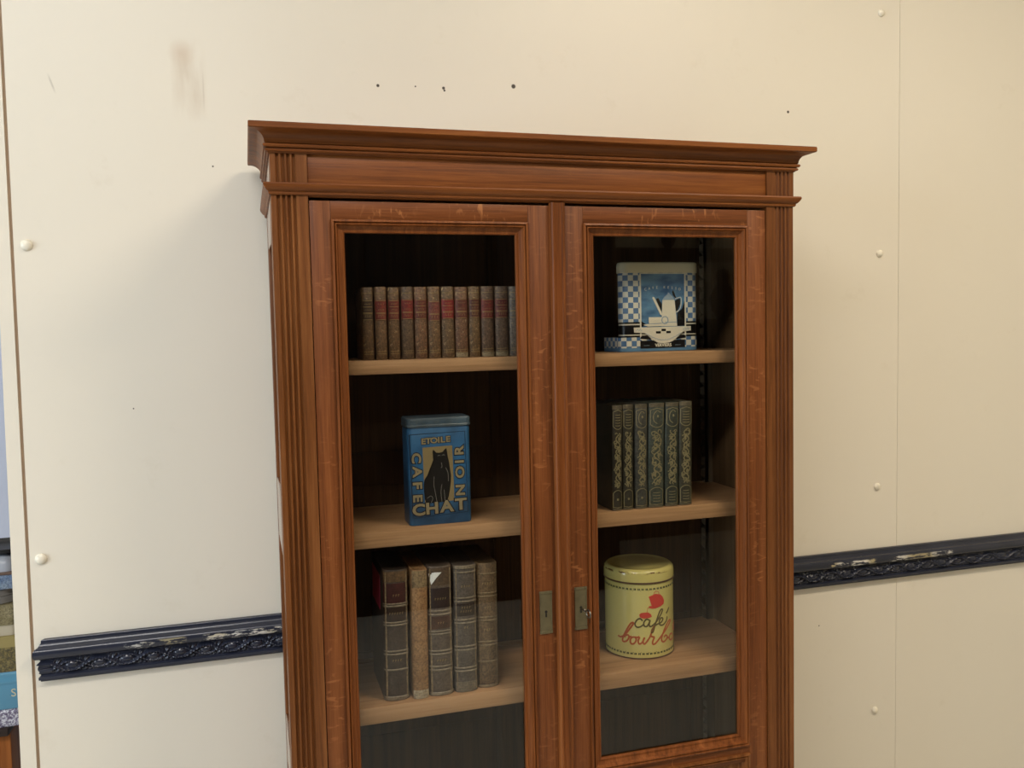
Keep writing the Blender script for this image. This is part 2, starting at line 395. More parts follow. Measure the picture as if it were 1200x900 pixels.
plan_sweep(bm, [(0, BD), (0, 0), (BW, 0), (BW, BD)], [(-.004, 0), (.015, 0), (.015, .09), (.010, .105), (.004, .11), (-.004, .11)])
obj('plinth', bm, m_oakh, bc, .5)
# toothed racks that carry the shelves
def rack(xa, wd, y0, y1, face):
    bm = bmesh.new(); z = .16; pts = [(0, .15)]
    while z < 1.85:
        pts += [(wd*.55, z), (wd, z+.010), (wd, z+.026)]; z += .03
    pts += [(wd*.55, 1.86), (0, 1.86)]
    s = face
    loft(bm, [[(xa+s*u, y0, q) for u, q in pts], [(xa+s*u, y1, q) for u, q in pts]])
    bmesh.ops.triangulate(bm, faces=[f for f in bm.faces if len(f.verts) > 4])
    obj('shelf_rack', bm, m_rack, bc)
rack(.031, .022, BD-.036, BD-.0145, 1); rack(BW-.031, .022, BD-.036, BD-.0145, -1)
rack(.031, .018, .0235, .040, 1); rack(BW-.031, .018, .0235, .040, -1)
for zt, th in ((1.5770, .0275), (1.2370, .0315), (.8840, .034), (.42, .03)):
    box('shelf', (.0315, .048, zt-th), (BW-.0315, BD-.037, zt), m_shelf, bc, .002)
    box('shelf_back_strip', (.0535, BD-.0365, zt-th), (BW-.0535, BD-.0145, zt), m_shelf, bc, 0).name = 'shelf_back_strip'

# doors
gl = M('window_glass'); t = gl.t; t.nodes.remove(gl.b)
out = t.nodes['Material Output']
tr = gl.n('ShaderNodeBsdfTransparent'); tr.inputs[0].default_value = (.93, .935, .92, 1)
gs = gl.n('ShaderNodeBsdfGlossy'); gs.inputs['Roughness'].default_value = .015
fr = gl.n('ShaderNodeFresnel'); fr.inputs['IOR'].default_value = 1.62
ge = gl.n('ShaderNodeNewGeometry'); fac = gl.math('MULTIPLY', fr.outputs[0], gl.math('SUBTRACT', 1, ge.outputs['Backfacing']))
mx = gl.n('ShaderNodeMixShader'); gl.l(fac, mx.inputs[0]); gl.l(tr.outputs[0], mx.inputs[1]); gl.l(gs.outputs[0], mx.inputs[2]); gl.l(mx.outputs[0], out.inputs[0])
m_glass = gl.m
k = M('aged_brass'); k.col(k.mix(k.noise(60, None, 4), lin((92, 85, 62)), lin((122, 112, 84)))); k.rough(.42); k.b.inputs['Metallic'].default_value = .5; m_brass = k.m
m_black = plain('iron_black', (24, 20, 17), .5)
m_steel = plain('key_steel', (120, 112, 100), .35, 1)
MP = [(0, .0105), (0, .0005), (.001, -.0018), (.0045, -.0030), (.0058, -.0005), (.0064, .0018), (.0072, .0005), (.0082, -.0022), (.0098, -.0022), (.0108, .0008), (.0125, .0045), (.016, .0065), (.0195, .008), (.021, .0072), (.024, .0078), (.025, .0095), (.025, .015), (.004, .015)]
def door(x0, x1, g0, g1, name_label):
    """one glazed door; g0, g1 = sight edges of the pane"""
    yf = .0030; gz0, gz1 = .7215, 1.8195; a = .025; z0, z1 = .125, 1.8780
    bm = bmesh.new()
    addbox(bm, (x0, yf, z0), (g0-a, .024, z1), .001); addbox(bm, (g1+a, yf, z0), (x1, .024, z1), .001)
    d = obj('door', bm, m_oakf, bc, .5)
    for ra, rb in ((gz1+a, z1), (.66, gz0-a), (z0, .22)): box('door_rail', (g0-a+.0002, yf+.0002, ra), (g1+a-.0002, .024, rb), m_oakhf, d, .0006)
    bm = bmesh.new(); frame_sweep(bm, g0-a, g1+a, gz0-a, gz1+a, MP); obj('glazing_moulding', bm, m_oakm, d, .45)
    bm = bmesh.new(); frame_sweep(bm, g0-a, g1+a, .22, .68, MP); addbox(bm, (g0-a+.015, .010, .235), (g1+a-.015, .020, .665), 0); addbox(bm, (g0+.03, .004, .28), (g1-.03, .0102, .62), .003); obj('lower_panel', bm, m_oak, d, .45)
    bm = bmesh.new(); addbox(bm, (g0-.006, .0155, gz0-.006), (g1+.006, .0185, gz1+.006)); obj('glass_pane', bm, m_glass, d)
    return d
m_oakm = wood('oak_moulding', OD, (116, 64, 28), (148, 90, 46), 'Z', rough=.42, coat=0, spec=.2)
d1 = door(.0675, .5515, .1310, .4670, 'l')
d2 = door(.5525, 1.0325, .6340, .9630, 'r')
bm = bmesh.new()   # rounded closing strip on the meeting edge
pts = [(.5365, .003), (.5365, -.004), (.538, -.008), (.5405, -.010), (.5435, -.0095), (.5455, -.0065), (.5475, -.006), (.557, -.006), (.559, -.0065), (.5605, -.0092), (.5635, -.010), (.5665, -.008), (.568, -.004), (.568, .003)]
loft(bm, [[(x, y, .125) for x, y in pts], [(x, y, 1.883) for x, y in pts]])
obj('closing_strip', bm, m_oakm, d1, .5)
def escutcheon(parent, x0, x1, z0, z1):
    bm = bmesh.new(); y = .0030
    addbox(bm, (x0, y-.0018, z0), (x1, y+.0002, z1), .0006)
    for za, zc_ in ((z0, z0+.006), (z1-.006, z1)): addbox(bm, (x0-.0008, y-.003, za), (x1+.0008, y+.0002, zc_), .001)
    for xx in (x0, x1-.002): addbox(bm, (xx, y-.0026, z0+.006), (xx+.002, y+.0002, z1-.006), .0006)
    for xx, zz in ((x0+.003, z0+.003), (x1-.003, z0+.003), (x0+.003, z1-.003), (x1-.003, z1-.003)): addbox(bm, (xx-.0016, y-.0045, zz-.0016), (xx+.0016, y-.002, zz+.0016), .0012)
    e = obj('escutcheon', bm, m_brass, parent, .6)
    cx = (x0+x1)/2; cz = (z0+z1)/2-.003; bm = bmesh.new()
    mp = lambda u, v, o: (u, y-.0018-o, v)
    patch(bm, [(cx+.0030*math.cos(a), cz+.0045+.0030*math.sin(a)) for a in [i*PI/5 for i in range(10)]], mp, .0003)
    patch(bm, [(cx-.0015, cz+.004), (cx-.0019, cz-.0065), (cx+.0019, cz-.0065), (cx+.0015, cz+.004)], mp, .00035)
    obj('keyhole', bm, m_black, parent)
escutcheon(d1, .5009, .5275, 1.0077, 1.0964)
escutcheon(d2, .5775, .6040, 1.0074, 1.0972)
# key in the right lock
kt = thing('key', 'small dark metal key standing in the lock of the right glass door', 'key', (.5905, 0, 1.0525))
bm = bmesh.new(); lathe(bm, [(.0022, 0), (.0022, .018), (.0035, .019), (.0035, .021), (.0022, .022), (.0022, .027)], 16)
o = obj('shank', bm, m_steel, kt, .6); o.rotation_euler = (PI/2, 0, 0); o.location = (0, .004, 0)
bm = bmesh.new(); tor = []
for i in range(25):
    a = 2*PI*i/24; c_ = Vector((.0006, -.0225-.0085-.0085*math.cos(a)*1.0, .0078*math.sin(a)-.003)); d_ = Vector((0, math.cos(a), -math.sin(a)))
    tor.append([tuple(c_+Vector((.0018*math.cos(b), 0, 0))+Vector((0, -math.cos(a), math.sin(a)))*.0018*math.sin(b)) for b in [j*PI/4 for j in range(8)]])
loft(bm, tor, caps=False); obj('bow', bm, m_steel, kt, 1.0)
kt.rotation_euler = (0, 0, .12)
bm = bmesh.new()   # thread that hangs from the bow
th = smoothline([(.0, .0), (.010, -.002), (.016, -.006), (.017, -.016), (.017, -.03)], 5)
loft(bm, [[(x+.0006*math.cos(b), -.004+.0006*math.sin(b)-.006*(1-i/(len(th)-1)), z-.003) for b in (0, 2.1, 4.2)] for i, (x, z) in enumerate(th)])
obj('thread', bm, m_black, kt)

# ------------------------------------------------------------------ books
def leather(name, a, b, rough=.55, sc=30, worn=None, amt=.5, thr=(.55, .68), fine=230):
    k = M(name); n_ = k.noise(sc, None, 5, .65)
    c = k.mix(k.ramp(n_, [(.35, W1), (.65, W2)]), lin(a), lin(b))
    f_ = k.noise(fine, None, 3, .7); c = k.mix(k.math('MULTIPLY', k.ramp(f_, [(.42, W2), (.52, W1)]), .55), c, lin(tuple(x*.55 for x in a)))
    if worn:
        g = k.ramp(k.noise(max(sc*2.4, 150), None, 5, .75, .4), [(thr[0], W1), (thr[1], W2)]); c = k.mix(k.math('MULTIPLY', g, amt), c, lin(worn))
    k.col(c); k.rough(rough); k.bump(n_, .35, .0012); return k.m
def leather0(*a, **k): return leather(*a, fine=6, **k)
m_page = leather('paper_block', (110, 92, 66), (140, 120, 90), .8, 60)
class Book:
    def __init__(s, x, y, z, wd, h, dp, bulge, cover, label, name='antique_book', group=None, lean=0, rz=0):
        s.w, s.h, s.d, s.bu = wd, h, dp, bulge
        s.t = thing(name, label, 'book', (x, y, z), group, rz); s.t.rotation_euler = (0, lean, rz)
        bm = bmesh.new(); O = s.arc(0); th = .0028
        I = [(u*(1-2*th/wd), v+th) for u, v in O]
        out = [(-wd/2, dp)]+[(u, v) for u, v in O]+[(wd/2, dp), (wd/2-th, dp)]+I[::-1]+[(-wd/2+th, dp)]
        zs = [0, .0015, h-.0015, h]; ins = [.0008, 0, 0, .0008]
        loft(bm, [[(u*(1-q*2/wd), v+(q if v < dp*.5 else -q), z_) for u, v in out] for z_, q in zip(zs, ins)])
        bmesh.ops.triangulate(bm, faces=[f for f in bm.faces if len(f.verts) > 4])
        obj('cover', bm, cover, s.t, .7)
        bm = bmesh.new(); addbox(bm, (-wd/2+th*1.1, .004, .0035), (wd/2-th*1.1, dp-.004, h-.0045), .0005); obj('page_block', bm, m_page, s.t)
    def arc(s, off, n=12):
        w2 = s.w/2; b = s.bu
        return [((w2+off*.2)*math.sin(-PI/2+PI*i/n), (b-(b+off)*math.cos(-PI/2+PI*i/n)**.85 if 0 < i < n else b)) for i in range(n+1)]
    def mp(s):
        def f(u, v, o):
            q = max(-.999, min(.999, u/(s.w/2))); return (u, s.bu-(s.bu+o)*((1-q*q)**.5)**.85, v)
        return f
    def strip(s, zs, off, mat, name, frac=1.0, rnd=True):
        if name == 'raised_band': zs = [(a-.0003, b+.0003) if a > .002 else (a, b) for a, b in zs]
        """raised bands or a leather label wrapped round the spine, one part"""
        for z0, z1 in zs:
            bm = bmesh.new()
            A = s.arc(off); B = s.arc(-.001)
            if frac < 1: A = A[1:-1]; B = B[1:-1]
            e = min(off*.7, (z1-z0)*.3) if rnd else 0
            rr = []
            for z_, ins in ((z0, e), (z0+e, 0), (z1-e, 0), (z1, e)):
                rr.append([(u, v+ins) for u, v in A]+[(u, v) for u, v in B[::-1]])
            rings = [[(u, v, z_) for u, v in r] for r, z_ in zip(rr, (z0, z0+max(e, .0002), z1-max(e, .0002), z1))]
            loft(bm, rings); bmesh.ops.triangulate(bm, faces=[f for f in bm.faces if len(f.verts) > 4])
            obj(name, bm, mat, s.t, .6)

m_gilt = plain('dull_gilt', (150, 128, 84), .45, .3)
# twelve small calf volumes on the top left shelf
TB = [(.1790, .0235), (.2052, .0238), (.2312, .0235), (.2584, .0252), (.2855, .0258), (.3130, .0255), (.3411, .0268), (.3694, .0272), (.3970, .0243), (.4247, .0282), (.4551, .0288), (.4840, .0262)]
ORD = ['leftmost, plain brown spine without red label', 'second from left, beside the plain brown one', 'third from the left', 'fourth from left, wide red label', 'fifth from the left', 'sixth from left, faded rose label',
       'seventh from left, brightest red label', 'eighth from left, rubbed pale foot', 'ninth from left, dull brownish label', 'tenth from left, red label, pale foot', 'eleventh from left, beside the grey-labelled last', 'rightmost, grey label, half hidden']
for i, (x, wd) in enumerate(TB):
    tone = random.Random(i)
    a = [(76, 54, 32), (92, 68, 46), (88, 64, 42), (80, 62, 46), (98, 70, 50), (94, 70, 48), (88, 68, 48), (96, 68, 50), (92, 70, 46), (84, 64, 50), (84, 66, 54), (90, 80, 72)][i]
    b = tuple(int(c*1.35) for c in a)
    cov = leather('calf_mottled', a, b, .55, 55+5*(i % 4), (190, 164, 124), .65 if i in (2, 4, 5, 6, 7, 8) else .35, (.56, .64))
    h = .1435+[0, .001, .0, .0012, .0005, .001, .001, 0, .0008, .001, .0012, .0005][i]
    bk = Book(x, .072, 1.5773, wd-.0008, h, .105, .0075, cov, 'small calf book on the top shelf, '+ORD[i], group='small calf volumes on the top left shelf')
    lc = [(70, 48, 32), (126, 50, 40), (120, 50, 42), (130, 46, 40), (114, 54, 44), (128, 68, 60), (142, 42, 42), (112, 58, 48), (98, 54, 42), (126, 54, 48), (110, 54, 48), (116, 106, 98)][i]
    lz = .0785+[0, 0, .0, .001, .001, -.003, .0008, .001, .002, .0, .001, .001][i]
    bk.strip([(lz, lz+.040)], .0009, leather('label_leather', lc, tuple(int(c*.8) for c in lc), .5, 70), 'spine_label', .9)
    bm = bmesh.new(); mp = bk.mp(); hw = wd*.40
    for q in (.0012, .0130, .0150, .0265, .0385):
        if q == .0265 and i % 2: continue
        ribbon(bm, [(-hw+2*hw*j/10, lz+q) for j in range(11)], .0010, mp, .0014)
    rr = random.Random(i+50)
    for q in (.006, .0085, .0195, .031):
        n_ = rr.randint(3, 5)
        for j in range(n_):
            xx = -hw*.55+hw*1.1*j/(n_-1); ribbon(bm, [(xx-.0006, lz+q), (xx+.0007, lz+q+.0022)], .0006, mp, .0012)
    obj('label_tooling', bm, m_gilt, bk.t)
    for qs in ((.012, .0165), (.132,)):
        bm = bmesh.new()
        for q in qs: ribbon(bm, [(-hw+2*hw*j/10, q) for j in range(11)], .0009, mp, .0006)
        obj('gilt_line', bm, m_gilt, bk.t)
    if i in (9, 10, 7): bk.strip([(.0005, .010)], .0004, leather('worn_foot', (150, 134, 104), (110, 92, 66), .7, 90), 'worn_foot', .9)

# six ornate dark green volumes on the middle right shelf
OB = [(.6985, .0250), (.7240, .0258), (.7555, .0300), (.7905, .0385), (.8280, .0335), (.8620, .0325)]
OO = ['leftmost of the six on the middle right shelf', 'second from left of six on the middle right shelf', 'greyish spine, third from left of six on the right shelf', 'widest spine, fourth from left of six on the right shelf', 'fifth from left of six, between the widest and the last', 'rightmost of six, nearest the bare end of the shelf']
m_gilt2 = plain('tarnished_gilt', (132, 121, 88), .5, .1, .5, 260)
for i, (x, wd) in enumerate(OB):
    a = [(36, 31, 22), (40, 37, 27), (58, 57, 52), (54, 58, 52), (44, 48, 42), (52, 49, 38)][i]
    cov = leather('dark_green_leather', a, tuple(int(c*1.4) for c in a), .42, 40, (112, 104, 78), .35, (.6, .7))
    h = [.2275, .2285, .2285, .229, .229, .2295][i]
    lean = [-.014, -.011, -.010, -.018, -.018, -.013][i]
    bk = Book(x+.0022, .056, 1.2376, wd-.001, h, .155, .006, cov, 'ornate gilt book, '+OO[i], name='ornate_book', group='ornate gilt volumes on the middle right shelf', lean=-lean)
    mp = bk.mp(); hw = wd*.40; bm = bmesh.new(); rr = random.Random(i*3+1)
    # arched cartouches at head and foot
    def arch(z0, z1, up):
        pts = []
        for j in range(13):
            t_ = -1+2*j/12; zz = (z1-.007*(abs(t_)**2.4)) if up else (z0+.007*(abs(t_)**2.4)); pts.append((hw*t_, zz))
        lo_, hi_ = (z0, z1) if up else (z1, z0)
        return [(-hw, lo_)]+pts+[(hw, lo_)]
    ribbon(bm, arch(.176, .214, False), .0013, mp, .0010); ribbon(bm, [(-hw*.9, .214), (0, .2175), (hw*.9, .214)], .0013, mp, .001)
    ribbon(bm, arch(.006, .044, True), .0013, mp, .0010); ribbon(bm, [(-hw, .0075), (0, .006), (hw, .0075)], .0013, mp, .001)
    if i in (0, 1, 5):
        for q in range(5): ribbon(bm, [(-hw*.6, .184+q*.0058), (0, .1834+q*.0058), (hw*.6, .184+q*.0058)], .0012, mp, .0009)
    else:
        ribbon(bm, smoothline([(hw*.5, .208), (0, .212), (-hw*.55, .203), (-hw*.5, .190), (0, .184)], 4), .0014, mp, .0009)
        patch(bm, [(hw*.1+.0022*math.cos(a_), .200+.003*math.sin(a_)) for a_ in [q*PI/4 for q in range(8)]], mp, .0009)
    if i > 2:
        for q in range(4): ribbon(bm, [(-hw*.55, .014+q*.0062), (0, .0135+q*.0062), (hw*.55, .014+q*.0062)], .0011, mp, .0009)
    else: patch(bm, [(.0022*math.cos(a_), .024+.0026*math.sin(a_)) for a_ in [q*PI/4 for q in range(8)]], mp, .0009)
    # twining leaf scroll over the middle of the spine
    z0, z1 = .050, .168; N = 64
    ribbon(bm, [(hw*.45*math.sin(i+j*2*PI*4.2/N), z0+(z1-z0)*j/N) for j in range(N+1)], .0022, mp, .0010)
    q = 0
    while q < 38:
        zc = z0+(z1-z0)*(q+.5)/38; s_ = 1 if math.sin(i+q*2*PI*4.2/38) < 0 else -1; cx = s_*hw*rr.uniform(.2, .55); r_ = hw*rr.uniform(.24, .42)
        ribbon(bm, [(cx+r_*(1-j*.05)*math.cos(q+j*.55)*s_, zc+r_*(1-j*.05)*math.sin(q+j*.55)) for j in range(9)], .0012+.0010*rr.random(), mp, .0010)
        q += 1
    obj('gilt_scrollwork', bm, m_gilt2, bk.t)
    bk.strip([(h-.009, h-.0005)], .0004, leather('rubbed_head', (112, 100, 78), (80, 72, 56), .7, 90), 'rubbed_head', .9); bk.strip([(.0003, .004)], .0004, leather('rubbed_foot_gilt', (112, 100, 78), (80, 72, 56), .7, 90), 'rubbed_foot', .9)

# five tall volumes on the lower left shelf
def tall(x, y, wd, h, cover, label, lean, bulge, dp=.17):
    return Book(x, y, .8843, wd-.001, h, dp, bulge, cover, label, group='tall old volumes on the lower left shelf', lean=lean)
m_bd = leather('band_leather', (142, 128, 108), (112, 98, 80), .5, 80)
cA = leather('brown_black_calf', (52, 40, 33), (74, 60, 50), .5, 45, (120, 100, 80), .25)
A = tall(.2150, .066, .0520, .2685, cA, 'tall dark brown ribbed book, leftmost of the five on the lower left shelf', .012, .013)
for lst, mt, nm in (([(.2445, .266)], leather('frayed_head', (112, 84, 54), (78, 58, 38), .6, 90, (150, 122, 84), .5), 'head_cap'), ([(.1985, .242)], leather('oxblood_leather', (70, 26, 24), (54, 22, 20), .45, 60), 'spine_label'), ([(.1640, .193)], leather('black_brown_leather', (56, 32, 20), (40, 26, 18), .45, 60), 'title_label')): A.strip(lst, .0006, mt, nm, .9)
A.strip([(.1935, .1965), (.1985, .2010), (.1600, .1630), (.1545, .1575), (.1010, .1040), (.0945, .0975), (.0625, .0655), (.0005, .0095)], .0020, m_bd, 'raised_band')
cB = leather('mottled_tan_parchment', (138, 100, 64), (168, 130, 90), .6, 34, (98, 68, 42), .5, (.52, .62))
B = tall(.2625, .058, .0335, .2660, cB, 'tall tan parchment book with frayed foot between two dark ribbed books', .010, .008)
B.strip([(.0005, .018)], .0005, leather('pale_frayed_foot', (176, 162, 138), (140, 120, 92), .8, 90), 'frayed_foot', .9)
B.strip([(.2300, .2645)], .0005, leather('paper_head', (126, 104, 76), (150, 126, 92), .8, 70), 'paper_patch', .9)
cC = leather('grey_brown_calf', (80, 66, 56), (100, 86, 74), .48, 40, (140, 124, 104), .2)
Cc = tall(.3062, .060, .0512, .2690, cC, 'tall grey-brown ribbed book with a torn white paper scrap at its head', .006, .013)
Cc.strip([(.2300, .2665)], .0005, leather('brown_head', (92, 72, 52), (72, 56, 42), .6, 80, (140, 118, 88), .4), 'head_cap', .9)
Cc.strip([(.1830, .2245)], .0006, leather('dark_title_leather', (52, 34, 30), (44, 32, 30), .42, 60), 'spine_label', .9)
Cc.strip([(.1395, .1660)], .0006, leather('red_brown_leather', (78, 42, 24), (58, 34, 22), .42, 60), 'title_label', .9)
Cc.strip([(.1755, .1785), (.1680, .1710), (.1330, .1360), (.1275, .1305), (.0925, .0955), (.0855, .0885), (.0600, .0630), (.0525, .0555), (.0005, .0080)], .0020, m_bd, 'raised_band')
bm = bmesh.new(); mp = Cc.mp(); patch(bm, [(-.0235, .2545), (-.012, .2575), (.002, .2570), (-.008, .2470), (-.0185, .2320)], mp, .0022, -.003)
tag(obj('torn_paper', bm, plain('white_paper', (226, 226, 222), .7, var=.03), Cc.t), 'torn white paper scrap at the head')
cD = leather('grey_calf', (78, 68, 60), (96, 86, 78), .48, 40, (150, 136, 112), .25)
D = tall(.3590, .060, .0490, .2660, cD, 'tall grey ribbed book with small dark title panel, fourth on the lower shelf', .008, .012)
D.strip([(.1600, .1870)], .0006, leather('dark_panel', (52, 34, 24), (42, 30, 24), .42, 60), 'title_label', .9)
D.strip([(.2500, .2530), (.2585, .2655), (.1965, .1995), (.1890, .1920), (.1510, .1540), (.1440, .1470), (.0950, .0980), (.0875, .0905), (.0500, .0530), (.0430, .0460)], .0020, m_bd, 'raised_band')
D.strip([(.0005, .022)], .0006, leather('rubbed_foot', (120, 108, 90), (90, 78, 64), .7, 90), 'rubbed_foot', .9)
cE = leather('light_brown_calf', (92, 72, 52), (122, 98, 70), .5, 55, (168, 146, 108), .3)
E_ = tall(.4082, .068, .0450, .2635, cE, 'tall lighter brown ribbed book, rightmost of the five on the lower left shelf', .008, .011)
E_.strip([(.2400, .2430), (.1990, .2020), (.1920, .1950), (.1480, .1510), (.1410, .1440), (.0960, .0990), (.0885, .0915), (.0540, .0570), (.0005, .0060)], .0013, leather('band_tan', (140, 120, 90), (112, 92, 66), .5, 80), 'raised_band')
for bk, rows in ((A, ((.180, 6), (.083, 4), (.217, 3))), (Cc, ((.152, 3), (.202, 5), (.074, 4))), (D, ((.178, 4), (.170, 5), (.136, 2), (.222, 4))), (E_, ((.221, 5), (.170, 3), (.123, 4)))):
    mp = bk.mp()
    for z_, n_ in rows:
        bm = bmesh.new()
        for j in range(n_):
            xx = (j-(n_-1)/2)*.0052
            ribbon(bm, [(xx-.001, z_-.002), (xx-.0006, z_+.0022), (xx+.001, z_+.0012)], .0009, mp, .0011)
        obj('gilt_lettering', bm, m_gilt, bk.t)
tag(box('pink_side_label', (-.0262, .050, .176), (-.0255, .160, .248), plain('pink_paper', (206, 62, 94), .6), A.t, 0), 'pink paper on the left board')

# ------------------------------------------------------------------ tins
def rrect(x0, x1, y0, y1, r, n=8):
    pts = []
    for cx, cy, a0 in ((x0+r, y0+r, PI), (x1-r, y0+r, 1.5*PI), (x1-r, y1-r, 0), (x0+r, y1-r, PI/2)):
        for i in range(n+1):
            a = a0+PI/2*i/n; pts.append((cx+r*math.cos(a), cy+r*math.sin(a)))
    return pts
def rbox(bm, x0, x1, y0, y1, r, zs, uv=False):
    """rounded-plan body; zs = [(z, inset)...]"""
    base = rrect(x0, x1, y0, y1, r); n = len(base); cx, cy = (x0+x1)/2, (y0+y1)/2
    rings = [[(cx+(x-cx)*(1-2*q/(x1-x0)), cy+(y-cy)*(1-2*q/(y1-y0)), z) for x, y in base] for z, q in zs]
    vs = loft(bm, rings)
    if uv:
        lay = bm.loops.layers.uv.new('UVMap'); per = [0]
        for i in range(n): per.append(per[-1]+math.dist(base[i], base[(i+1) % n]))
        idx = {v: i for r in vs for i, v in enumerate(r)}
        for f in bm.faces:
            ids = [idx[l.vert] for l in f.loops]; wrap = (0 in ids and n-1 in ids)
            for l in f.loops:
                i = idx[l.vert]; u = per[n] if (wrap and i == 0) else per[i]; l[lay].uv = (u, l.vert.co.z)
# blue cat tin
ct = thing('coffee_tin', 'tall blue tin with a black cat picture on the middle left shelf', 'tin', (.3165, .075, 1.2372))
cxo = -.3165
m_blue = leather0('blue_tinplate', (40, 84, 124), (50, 98, 138), .35, 18, (52, 76, 86), .4, (.6, .72))
m_navyi = plain('dark_ink', (16, 26, 44), .45); m_tan = plain('tan_ink', (136, 122, 92), .45, var=.2, vs=120); m_tan2 = plain('ochre_ground', (132, 114, 78), .45)
m_cat = plain('black_cat_ink', (20, 16, 14), .4); m_grey = plain('grey_ink', (120, 116, 108), .5)
bm = bmesh.new(); rbox(bm, -.0650, .0650, 0, .072, .010, [(0, .001), (.002, 0), (.197, 0), (.199, .001), (.2015, .0012)]); obj('tin_body', bm, m_blue, ct, .5)
bm = bmesh.new(); rbox(bm, -.0668, .0668, -.0018, .0738, .011, [(.2005, .0004), (.2015, 0), (.2045, -.0006), (.206, .0003), (.2165, .0003), (.219, .0016), (.2198, .004), (.2186, .0055)]); obj('lid', bm, leather0('worn_blue_tinplate', (66, 86, 100), (84, 98, 108), .32, 30, (112, 108, 98), .5), ct, .5)
def zc_(zx, zy): return ((zx-96)/(545-96)*.130-.065+.0, (852-zy)*.000281-.0)
mpf = lambda u, v, o: (u, -o, v)
bm = bmesh.new(); ribbon(bm, [zc_(*p) for p in ((106, 188), (505, 180), (516, 775), (118, 796), (106, 188))], .0012, mpf, .0004); obj('border_line', bm, m_navyi, ct)
bm = bmesh.new(); patch(bm, [zc_(*p) for p in ((198, 285), (412, 280), (418, 684), (206, 694))], mpf, .0004); obj('ochre_panel', bm, m_tan2, ct)
bm = bmesh.new(); cat = [(272, 304), (284, 312), (294, 326), (318, 329), (342, 323), (354, 308), (368, 297), (374, 330), (378, 365), (386, 400), (390, 440), (398, 500), (396, 545), (388, 600), (378, 650), (366, 684), (340, 690), (300, 692), (215, 693), (205, 660), (201, 600), (200, 550), (208, 515), (228, 487), (244, 470), (254, 440), (264, 412), (274, 388), (270, 355), (268, 325)]
patch(bm, [zc_(*p) for p in cat], mpf, .0007); obj('cat_picture', bm, m_cat, ct)
bm = bmesh.new()
for l in ([(305, 352), (315, 346), (325, 352)], [(335, 350), (347, 344), (355, 350)], [(330, 400), (334, 430), (326, 440)], [(276, 500), (272, 560), (280, 610), (292, 690)], [(330, 560), (322, 620), (328, 688)], [(360, 440), (376, 480), (378, 540)], [(222, 655), (250, 640), (262, 660), (250, 688)], [(345, 600), (350, 680)]):
    ribbon(bm, smoothline([zc_(*p) for p in l], 4), .0009, mpf, .0009)
obj('cat_highlights', bm, m_grey, ct)
def tinword(txt, pts, size, rot):
    g = size/.03
    for ch, p in zip(txt, pts):
        u, v = zc_(*p)
        text_on('letter_outline', ch, size, u, v, mpf, m_navyi, ct, .0006, rot, .0028*g, 1.2); text_on('letter', ch, size, u, v, mpf, m_tan, ct, .0009, rot, .0011*g, 1.2)
tinword('CHAT', ((160, 740), (256, 735), (362, 728), (464, 720)), .0320, .03)
tinword('CAFE', ((150, 358), (154, 458), (152, 556), (152, 650)), .0255, -PI/2)
tinword('NOIR', ((466, 612), (466, 480), (464, 402), (464, 322)), .0255, PI/2)
tinword('ETOILE', ((206, 242), (241, 240), (281, 238), (316, 237), (344, 236), (382, 234)), .0160, 0)

# yellow round tin
yt = thing('coffee_canister', 'round pale yellow lidded tin with cursive café bourbon lettering on the lower right shelf', 'tin', (.8023, .1751, .8842))
RY = .0800
k = M('yellow_lacquer'); n_ = k.noise(14, None, 4); k.col(k.mix(n_, lin((206, 194, 116)), lin((214, 204, 130)))); k.rough(.22); k.b.inputs['Coat Weight'].default_value = .5; m_yel = k.m
k = M('yellow_lacquer_chipped'); n_ = k.noise(14, None, 4)
X, Y, Z = k.sep(); cz = k.math('MULTIPLY', k.ramp(k.math('DIVIDE', k.math('SUBTRACT', Z, .1925), .003), [(0, W1), (1, W2)]), k.ramp(k.math('DIVIDE', k.math('SUBTRACT', .199, Z), .002), [(0, W1), (1, W2)]))
ch = k.math('MULTIPLY', cz, k.ramp(k.noise(45, k.sc((1, 1, 2)), 4, .6), [(.50, W1), (.56, W2)])); k.col(k.mix(ch, k.mix(n_, lin((204, 190, 112)), lin((212, 200, 128))), lin((104, 70, 40)))); k.rough(.22); k.b.inputs['Coat Weight'].default_value = .5; m_yel2 = k.m
bm = bmesh.new(); lathe(bm, [(RY-.003, 0), (RY, .001), (RY, .0022), (RY-.0008, .0030), (RY-.0008, .170), (RY-.003, .172), (RY-.003, .176)], 96); obj('tin_body', bm, m_yel, yt, .7)
m_brn = plain('brown_rim', (92, 62, 38), .4)
bm = bmesh.new(); lathe(bm, [(RY-.002, .0005), (RY+.0006, .001), (RY+.0006, .0030), (RY-.002, .0034)], 96); obj('bottom_rim', bm, m_brn, yt, .7)
bm = bmesh.new(); lathe(bm, [(RY-.002, .1715), (RY+.0014, .172), (RY+.0014, .1750), (RY-.002, .1755)], 96); obj('lid_rim', bm, m_brn, yt, .7)
bm = bmesh.new(); lathe(bm, [(RY-.004, .1752), (RY+.001, .1755), (RY+.0012, .178), (RY+.0006, .192), (RY-.001, .1985), (RY-.006, .2025), (RY-.010, .2030), (RY-.012, .2020), (RY-.030, .2032), (.001, .2045)], 96); obj('lid', bm, m_yel2, yt, .7)
TC = math.radians(24.84)
def cyl(u, v, o):   # u = angle from the side facing the viewer's stand point, v = height
    a = u-TC; return ((RY-.0008+o)*math.sin(-a)*-1 if False else (RY-.0008+o)*math.sin(a), -(RY-.0008+o)*math.cos(a), v)
